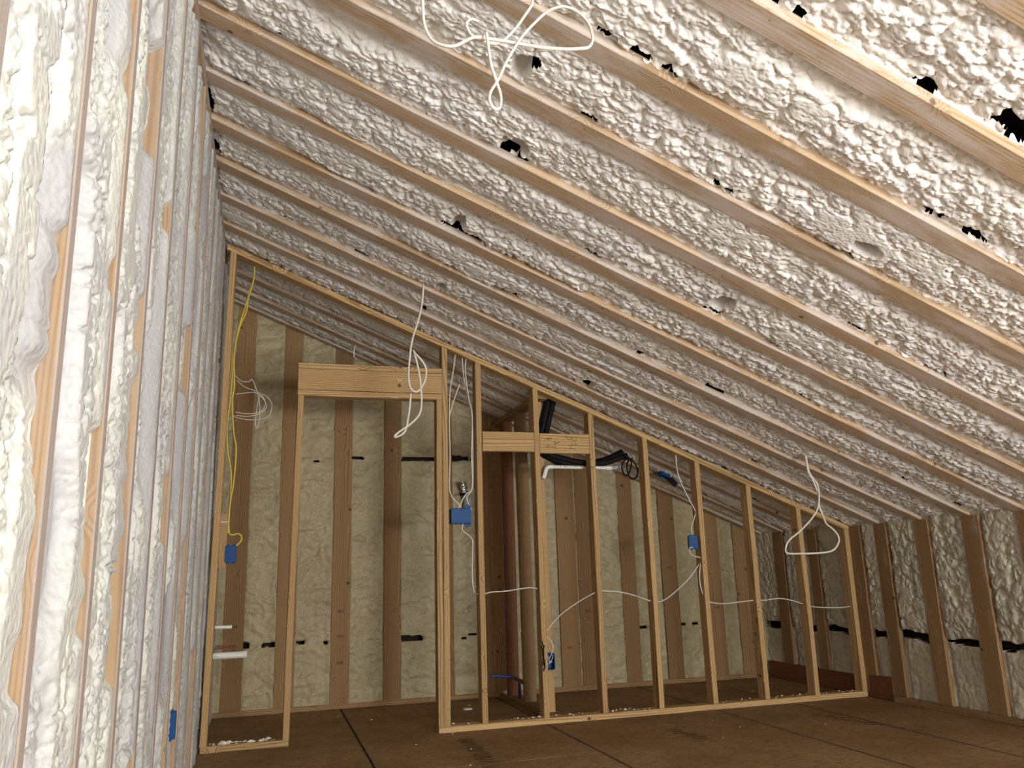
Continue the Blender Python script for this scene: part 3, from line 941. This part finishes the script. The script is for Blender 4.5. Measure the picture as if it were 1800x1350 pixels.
tag(rb, 'round blue ceiling box on a rafter behind the partition', 'electrical box')

# ------------------------------------------------------------------ cables
RC = 0.0041
# big loose loops hanging from the ceiling at the top of the photo
yA = 1.82
c1 = px(yA, (742, -60), (744, 0), (748, 40), (760, 68), (778, 82), (797, 86), (815, 77), (832, 66), (852, 63), (885, 67), (920, 76), (955, 86), (990, 91), (1018, 89), (1036, 82), (1044, 64), (1038, 38), (1018, 20), (990, 14), (962, 24), (938, 44), (915, 68), (893, 103), (878, 135), (864, 158), (859, 175), (862, 190), (870, 195), (879, 188), (882, 165), (875, 140), (864, 112), (857, 82), (853, 62))
c1 = [p + Vector((0, 0.012 * math.sin(i * 0.9), 0)) for i, p in enumerate(c1)]
c1b = px(yA + .03, (853, 62), (848, 70), (834, 66), (824, 55), (820, 42), (828, 34), (842, 38))
c2 = px(yA + .02, (960, -40), (938, -8), (935, 8), (922, 28), (908, 48), (895, 62), (884, 72), (868, 77), (850, 72))
o = cable('loose_cable', [c1, c1b, c2], 0.0040, WHITE_CABLE, flat=1.25)
tag(o, 'white cable hanging in big tangled loops from the ceiling at the top of the photo', 'cable')
yB = 4.52
c = px(yB, (746, 476), (745, 500), (741, 540), (733, 570), (724, 600), (720, 630), (718, 660), (722, 682), (734, 688), (746, 672), (749, 650), (741, 634), (730, 622), (727, 617), (734, 640), (739, 670), (741, 705), (737, 728), (722, 745), (706, 756), (695, 765), (697, 768), (712, 758), (718, 730), (721, 705), (722, 692))
c = [p + Vector((0, 0.006 * math.sin(i), 0)) for i, p in enumerate(c)]
o = cable('loose_cable', c, 0.0062, WHITE_CABLE)
tag(o, 'white cable hanging from the ceiling in front of the door header', 'cable')
yC = 4.40
c = px(yC, (1417, 782), (1419, 810), (1424, 832), (1436, 852), (1439, 875), (1437, 895), (1425, 915), (1405, 935), (1388, 948), (1381, 960), (1384, 972), (1410, 973), (1440, 972), (1462, 968), (1473, 955), (1474, 942), (1465, 930), (1452, 920), (1445, 905), (1440, 890), (1439, 868), (1430, 845), (1420, 828), (1417, 812), (1414, 795))
c = [p + Vector((0, 0.006 * math.sin(i * 1.3), 0)) for i, p in enumerate(c)]
o = cable('loose_cable', c, 0.0058, WHITE_CABLE)
tag(o, 'white cable ending in a wide loop hanging above the right end of the partition', 'cable')
o = cable('loose_cable', px(6.2, (634, 596), (627, 603), (623, 612), (622, 628)), 0.006, WHITE_CABLE)
tag(o, 'short white cable end sticking out of the ceiling left above the door header', 'cable')

# feeds of the double box
ys_ = D1 + .045
o = cable('wall_cable', px(ys_, (801, 618), (797, 650), (791, 690), (790, 740), (791, 800), (790, 850), (792, 868), (800, 880), (806, 886), (809, 896)), RC, WHITE_CABLE)
tag(o, 'white cable running down along the double studs right of the door', 'cable')
o = cable('wall_cable', px(ys_ + .01, (812, 625), (815, 660), (822, 700), (830, 738), (831, 790), (831, 852), (826, 866), (821, 872), (822, 882), (829, 897)), RC, WHITE_CABLE)
tag(o, 'white cable running down beside the second stud to the double blue box', 'cable')
o = cable('wall_cable', px(ys_ - .01, (819, 630), (818, 655), (824, 700), (830, 730), (829, 800), (830, 856), (820, 868), (813, 878), (810, 887), (810, 896)), RC, WHITE_CABLE)
tag(o, 'second white cable reaching the double blue box from the right', 'cable')
o = cable('wall_cable', px(ys_, (808, 675), (799, 700), (791, 728), (790, 745)), RC, WHITE_CABLE)
tag(o, 'short white cable crossing high between the two studs right of the door', 'cable')
o = cable('wall_cable', px(ys_, (817, 914), (813, 924), (813, 932), (820, 938), (829, 946), (831, 960), (830, 1000), (831, 1025), (834, 1042)), RC, WHITE_CABLE)
tag(o, 'white cable leaving the bottom of the double blue box', 'cable')
# runs through the studs
o = cable('wall_cable', px(ys_, (838, 1044), (849, 1045), (863, 1041), (890, 1039), (915, 1035), (932, 1033), (946, 1035)), RC, WHITE_CABLE)
tag(o, 'white cable crossing the second bay right of the door', 'cable')
o = cable('wall_cable', [px(ys_, (1058, 1036), (1047, 1041), (1020, 1056), (990, 1077), (972, 1095), (958, 1112)), px(ys_ + .01, (957, 1117), (966, 1124), (971, 1132), (972, 1140), (969, 1150))], RC * .8, WHITE_CABLE)
tag(o, 'thin white cable slanting down to the open dark blue box', 'cable')
o = cable('wall_cable', px(ys_, (1052, 1038), (1066, 1039), (1085, 1040), (1110, 1045), (1130, 1052), (1150, 1058), (1165, 1056), (1185, 1042), (1210, 1018), (1226, 996), (1234, 985)), RC, WHITE_CABLE)
tag(o, 'white cable passing a tall stud and rising towards the blue box', 'cable')
o = cable('wall_cable', px(ys_, (1188, 800), (1190, 825), (1198, 850), (1210, 875), (1222, 898), (1221, 908), (1216, 925), (1216, 938)), RC, WHITE_CABLE)
tag(o, 'white cable coming down from the top plate to the blue box on the stud', 'cable')
o = cable('wall_cable', [px(ys_ - .02, (1221, 964), (1214, 962), (1212, 968), (1216, 975), (1222, 978), (1230, 980), (1235, 985), (1231, 994), (1230, 1020), (1234, 1040), (1240, 1052))], RC, WHITE_CABLE)
tag(o, 'white cable curling out below the blue box on the stud', 'cable')
o = cable('wall_cable', px(ys_, (1240, 1056), (1256, 1060), (1275, 1061), (1300, 1058), (1328, 1055), (1345, 1055), (1370, 1052), (1390, 1055), (1410, 1061), (1428, 1066), (1450, 1068), (1475, 1068), (1494, 1066)), RC, WHITE_CABLE)
tag(o, 'long white cable threaded through the four right-hand partition studs', 'cable')

# yellow cable on the left
yY = D1 + .10
c = px(yY, (447, 463), (447, 485), (441, 510), (431, 540), (420, 575), (413, 610), (411, 640), (412, 680), (408, 705), (411, 760), (415, 790), (411, 845), (405, 880), (402, 915), (401, 937))
cb = px(yY + .01, (448, 463), (445, 492), (436, 520), (434, 545), (424, 568), (415, 600), (409, 625), (408, 660), (405, 700), (399, 750), (400, 790), (406, 830), (405, 870), (402, 905), (403, 936), (410, 940), (418, 938), (424, 942), (424, 950), (418, 957), (411, 963))
o = cable('yellow_cable', [c, cb], 0.0050, YELLOW_CABLE)
tag(o, 'yellow cable running down the left end of the partition to a blue box', 'cable')
o = cable('cable_staple', px(D1 - .002 + .06, (386, 918), (396, 918), (401, 917)), 0.004, WHITE_CABLE)
tag(o, 'short white tie holding the yellow cable above the nailer block', 'cable tie')
# thin grey low voltage wires
r1 = px(5.42, (413, 660), (425, 670), (437, 671), (443, 667), (449, 680), (455, 700), (457, 730), (452, 752), (449, 742), (452, 715), (458, 695), (466, 706), (462, 720), (450, 726), (430, 727), (414, 724))
r2 = px(5.44, (416, 668), (430, 680), (446, 686), (456, 691), (470, 698), (478, 712), (473, 730), (460, 736), (440, 738), (420, 735), (408, 730))
r3 = px(5.40, (414, 693), (430, 691), (448, 690), (462, 700), (468, 715), (458, 726), (436, 732), (415, 730))
o = cable('low_voltage_wire', [r1, r2, r3], 0.0026, GREY_WIRE)
tag(o, 'thin grey wires in a loose loop beside the yellow cable', 'wire')
# little bundle of black wires at the open box
o = cable('black_wire', [px(D1 - .006, (953, 1127), (956, 1145), (955, 1160), (958, 1175)), px(D1 - .008, (957, 1134), (954, 1148), (958, 1165), (956, 1180)), px(D1 - .006, (951, 1135), (956, 1150), (954, 1170))], 0.0032, BLACK)
tag(o, 'small bundle of black wires on the stud beside the open blue box', 'wire')
o = cable('bare_wire', [px(D1 + .115, (970, 1150), (965, 1160), (968, 1166)), px(D1 + .115, (972, 1151), (970, 1160), (963, 1168)), px(D1 + .115, (963, 1152), (966, 1162), (971, 1164))], 0.002, GREY_WIRE)
tag(o, 'short pale wire ends inside the open dark blue box', 'wire')

# ------------------------------------------------------------------ line set and pipes behind the partition
ls = empty('refrigerant_line_set', at(1020, 815, 5.46))
tag(ls, 'thick black insulated pipe sagging between the studs below the blocking', 'pipe')
cable('insulated_pipe', px(5.43, (965, 690), (962, 712), (955, 745), (950, 772), (952, 792), (966, 802), (985, 811), (1010, 816), (1035, 817), (1060, 812), (1080, 804), (1094, 797)), 0.033, BLACK, ls, seg=14)
cable('insulated_pipe', px(5.40, (975, 694), (968, 725), (960, 760), (956, 788), (970, 800), (990, 806), (1015, 812), (1040, 814), (1066, 813), (1085, 806), (1102, 801)), 0.021, BLACK, ls, seg=12)
o = cable('coiled_wire', px(5.36, (1097, 801), (1106, 805), (1110, 812), (1108, 825), (1103, 835), (1096, 832), (1093, 820), (1097, 810), (1105, 806), (1114, 812), (1121, 825), (1119, 838), (1111, 842), (1104, 832), (1102, 818), (1106, 808), (1112, 806)), 0.0062, BLACK)
tag(o, 'thin black cable coiled in two loops at the end of the insulated pipe', 'cable')
pp = empty('drain_pipe', at(1010, 822, 5.40))
tag(pp, 'white plastic pipe running level behind two studs with an elbow at its left end', 'pipe')
yp = 5.40
cable('pipe_run', px(yp, (966, 820.5), (1010, 821.5), (1066, 822.5)), 0.0125, PVC, pp, seg=12)
cable('elbow', px(yp, (972, 820.5), (964, 821), (960, 825), (958, 833), (955, 841)), 0.0155, PVC, pp, seg=12)
cable('coupling', px(yp, (1063, 822.5), (1075, 823)), 0.017, PVC, pp, seg=12, per=1)
cable('grey_sleeve', px(yp + .02, (1074, 823), (1096, 820)), 0.016, GREYP, pp, seg=12, per=1)
cable('lettering', [px(yp - .0135, (u, 820.2), (u + random.choice((2, 3, 5)), 820.4)) for u in range(972, 1034, 6)], 0.0016, INK, pp, per=1, seg=5)

def stub(name, u0, v0, u1, v1, y, r, mat, label):
    o = cable(name, [at(u0, v0, y), at((u0 + u1) / 2, (v0 + v1) / 2, y), at(u1, v1, y)], r, mat, per=2, seg=14)
    tag(o, label, 'pipe')
stub('pipe_stub', 374, 1103, 408, 1102, 5.55, 0.011, PVC, 'short thin white pipe sticking out of the left wall behind the partition')
stub('pipe_stub', 370, 1154, 434, 1150, 5.60, 0.021, PVC, 'thick white pipe sticking out of the left wall behind the partition')
o = cable('copper_pipe', [px(5.58, (378, 1141), (398, 1139), (416, 1137)), px(5.60, (379, 1137), (398, 1136), (414, 1135))], 0.0045, COPPER)
tag(o, 'pair of thin copper tubes above the thick white pipe stub', 'pipe')

# foil duct end, strap and grey sleeve on the gable wall behind the double box
fd = empty('duct_end', at(820, 875, 6.42))
tag(fd, 'crumpled foil duct end with black strap and grey sleeve on the gable wall', 'duct')
rr = random.Random(4)
V, F = [], []
nU, nV = 16, 14
c0 = at(813, 847, 6.42); c1_ = at(818, 868, 6.42)
for j in range(nV):
    s = j / (nV - 1)
    c = c0.lerp(c1_, s)
    for i in range(nU):
        a = i * 2 * math.pi / nU
        r_ = (0.028 - 0.008 * s) * (0.75 + 0.5 * rr.random())
        V.append(c + Vector((math.cos(a) * r_, math.sin(a) * r_, rr.uniform(-.004, .004))))
for j in range(nV - 1):
    for i in range(nU):
        F.append((j * nU + i, j * nU + (i + 1) % nU, (j + 1) * nU + (i + 1) % nU, (j + 1) * nU + i))
F.append(tuple(range(nU - 1, -1, -1))); F.append(tuple((nV - 1) * nU + i for i in range(nU)))
link('foil', mesh_from(V, F), FOIL, fd)
cable('strap', [at(808, 869, 6.38), at(824, 868.5, 6.38)], 0.010, BLACK, fd, per=1)
cable('grey_sleeve', [at(823, 871, 6.44), at(823, 893, 6.44)], 0.040, GREYP, fd, per=1, seg=20)

# blue tube with gusset strap low in the side wall
bt = empty('blue_tube', at(903, 1190, 5.95))
tag(bt, 'dark blue plastic tubes held by a reddish strap low in the side wall', 'pipe')
cable('tube', px(5.80, (862, 1188), (880, 1188.5), (903, 1190)), 0.010, BLUE_D, bt, seg=12)
zt_ = at(913, 1201, 6.1)
cable('tube', [zt_, Vector((zt_.x, zt_.y, 0.10)), Vector((zt_.x, zt_.y, 0.040))], 0.011, BLUE_D, bt, seg=12)
a0 = at(893, 1184, 6.24); a1 = at(921, 1196, 5.9)
V = [a0, a1, a1 + Vector((0, 0, -.035)), a0 + Vector((0, 0, -.02))]
V += [v + Vector((.003, 0, 0)) for v in V]
link('strap', mesh_from(V, [(0, 1, 2, 3), (7, 6, 5, 4), (0, 4, 5, 1), (1, 5, 6, 2), (2, 6, 7, 3), (3, 7, 4, 0)]), COPPER, bt)

# ------------------------------------------------------------------ foam crumbs, lid, debris
rr = random.Random(11)
V, F = [], []
def crumb(c, r):
    b0 = len(V)
    for (x, y, z) in ((1, 0, 0), (-1, 0, 0), (0, 1, 0), (0, -1, 0), (0, 0, 1), (0, 0, -1)):
        k = r * rr.uniform(.6, 1.2)
        V.append(Vector(c) + Vector((x * k * 1.3, y * k, z * k * .8)))
    for a, b_, c_ in ((0, 2, 4), (2, 1, 4), (1, 3, 4), (3, 0, 4), (2, 0, 5), (1, 2, 5), (3, 1, 5), (0, 3, 5)):
        F.append((b0 + a, b0 + b_, b0 + c_))
for k in range(95):
    x = rr.choice([rr.gauss(1.98, .12), rr.uniform(1.45, 4.4), rr.gauss(4.1, .15), rr.gauss(2.5, .2)])
    x = min(max(x, 1.46), 4.45)
    r_ = abs(rr.gauss(.0035, .003)) + .0015
    crumb((x, D1 + rr.uniform(.006, .083), .038 + r_ * .5), r_)
for k in range(40):
    r_ = abs(rr.gauss(.003, .003)) + .0015
    crumb((rr.uniform(.05, .42), D1 + rr.uniform(.01, .08), .038 + r_ * .5), r_ * 1.6)
for k in range(40):
    r_ = abs(rr.gauss(.0025, .002)) + .001
    crumb((rr.uniform(.6, 4.4), rr.uniform(4.2, 6.3), r_ * .5), r_)
for k in range(14):
    r_ = rr.uniform(.006, .018)
    crumb((rr.uniform(2.13, 2.2), rr.uniform(6.3, 6.45), .038 + r_ * .5), r_)
o = link('foam_crumbs', mesh_from(V, F), CRUMB)
tag(o, 'scattered white foam crumbs on the partition floor plates', 'crumbs', kind='stuff')
q = at(822, 1247, 5.62)
pts = []
V, F = [], []
for z_, r_ in ((0.0, .033), (0.006, .034), (0.008, .030)):
    for k in range(24): V.append((r_ * math.cos(k * math.pi / 12), r_ * math.sin(k * math.pi / 12), z_))
for j in range(2):
    for k in range(24): F.append((j * 24 + k, j * 24 + (k + 1) % 24, (j + 1) * 24 + (k + 1) % 24, (j + 1) * 24 + k))
F.append(tuple(48 + k for k in range(24))); F.append(tuple(range(23, -1, -1)))
zf = CAM + (q - CAM) * (0.961 / (0.961 - q.z))
o = link('plastic_lid', mesh_from(V, F, False), PVC, None, Matrix.Translation((zf.x, zf.y, 0.0005)))
tag(o, 'small round white lid on the floor behind the second stud', 'lid')

for o in bpy.data.objects:
    if '_w' in o: del o['_w']
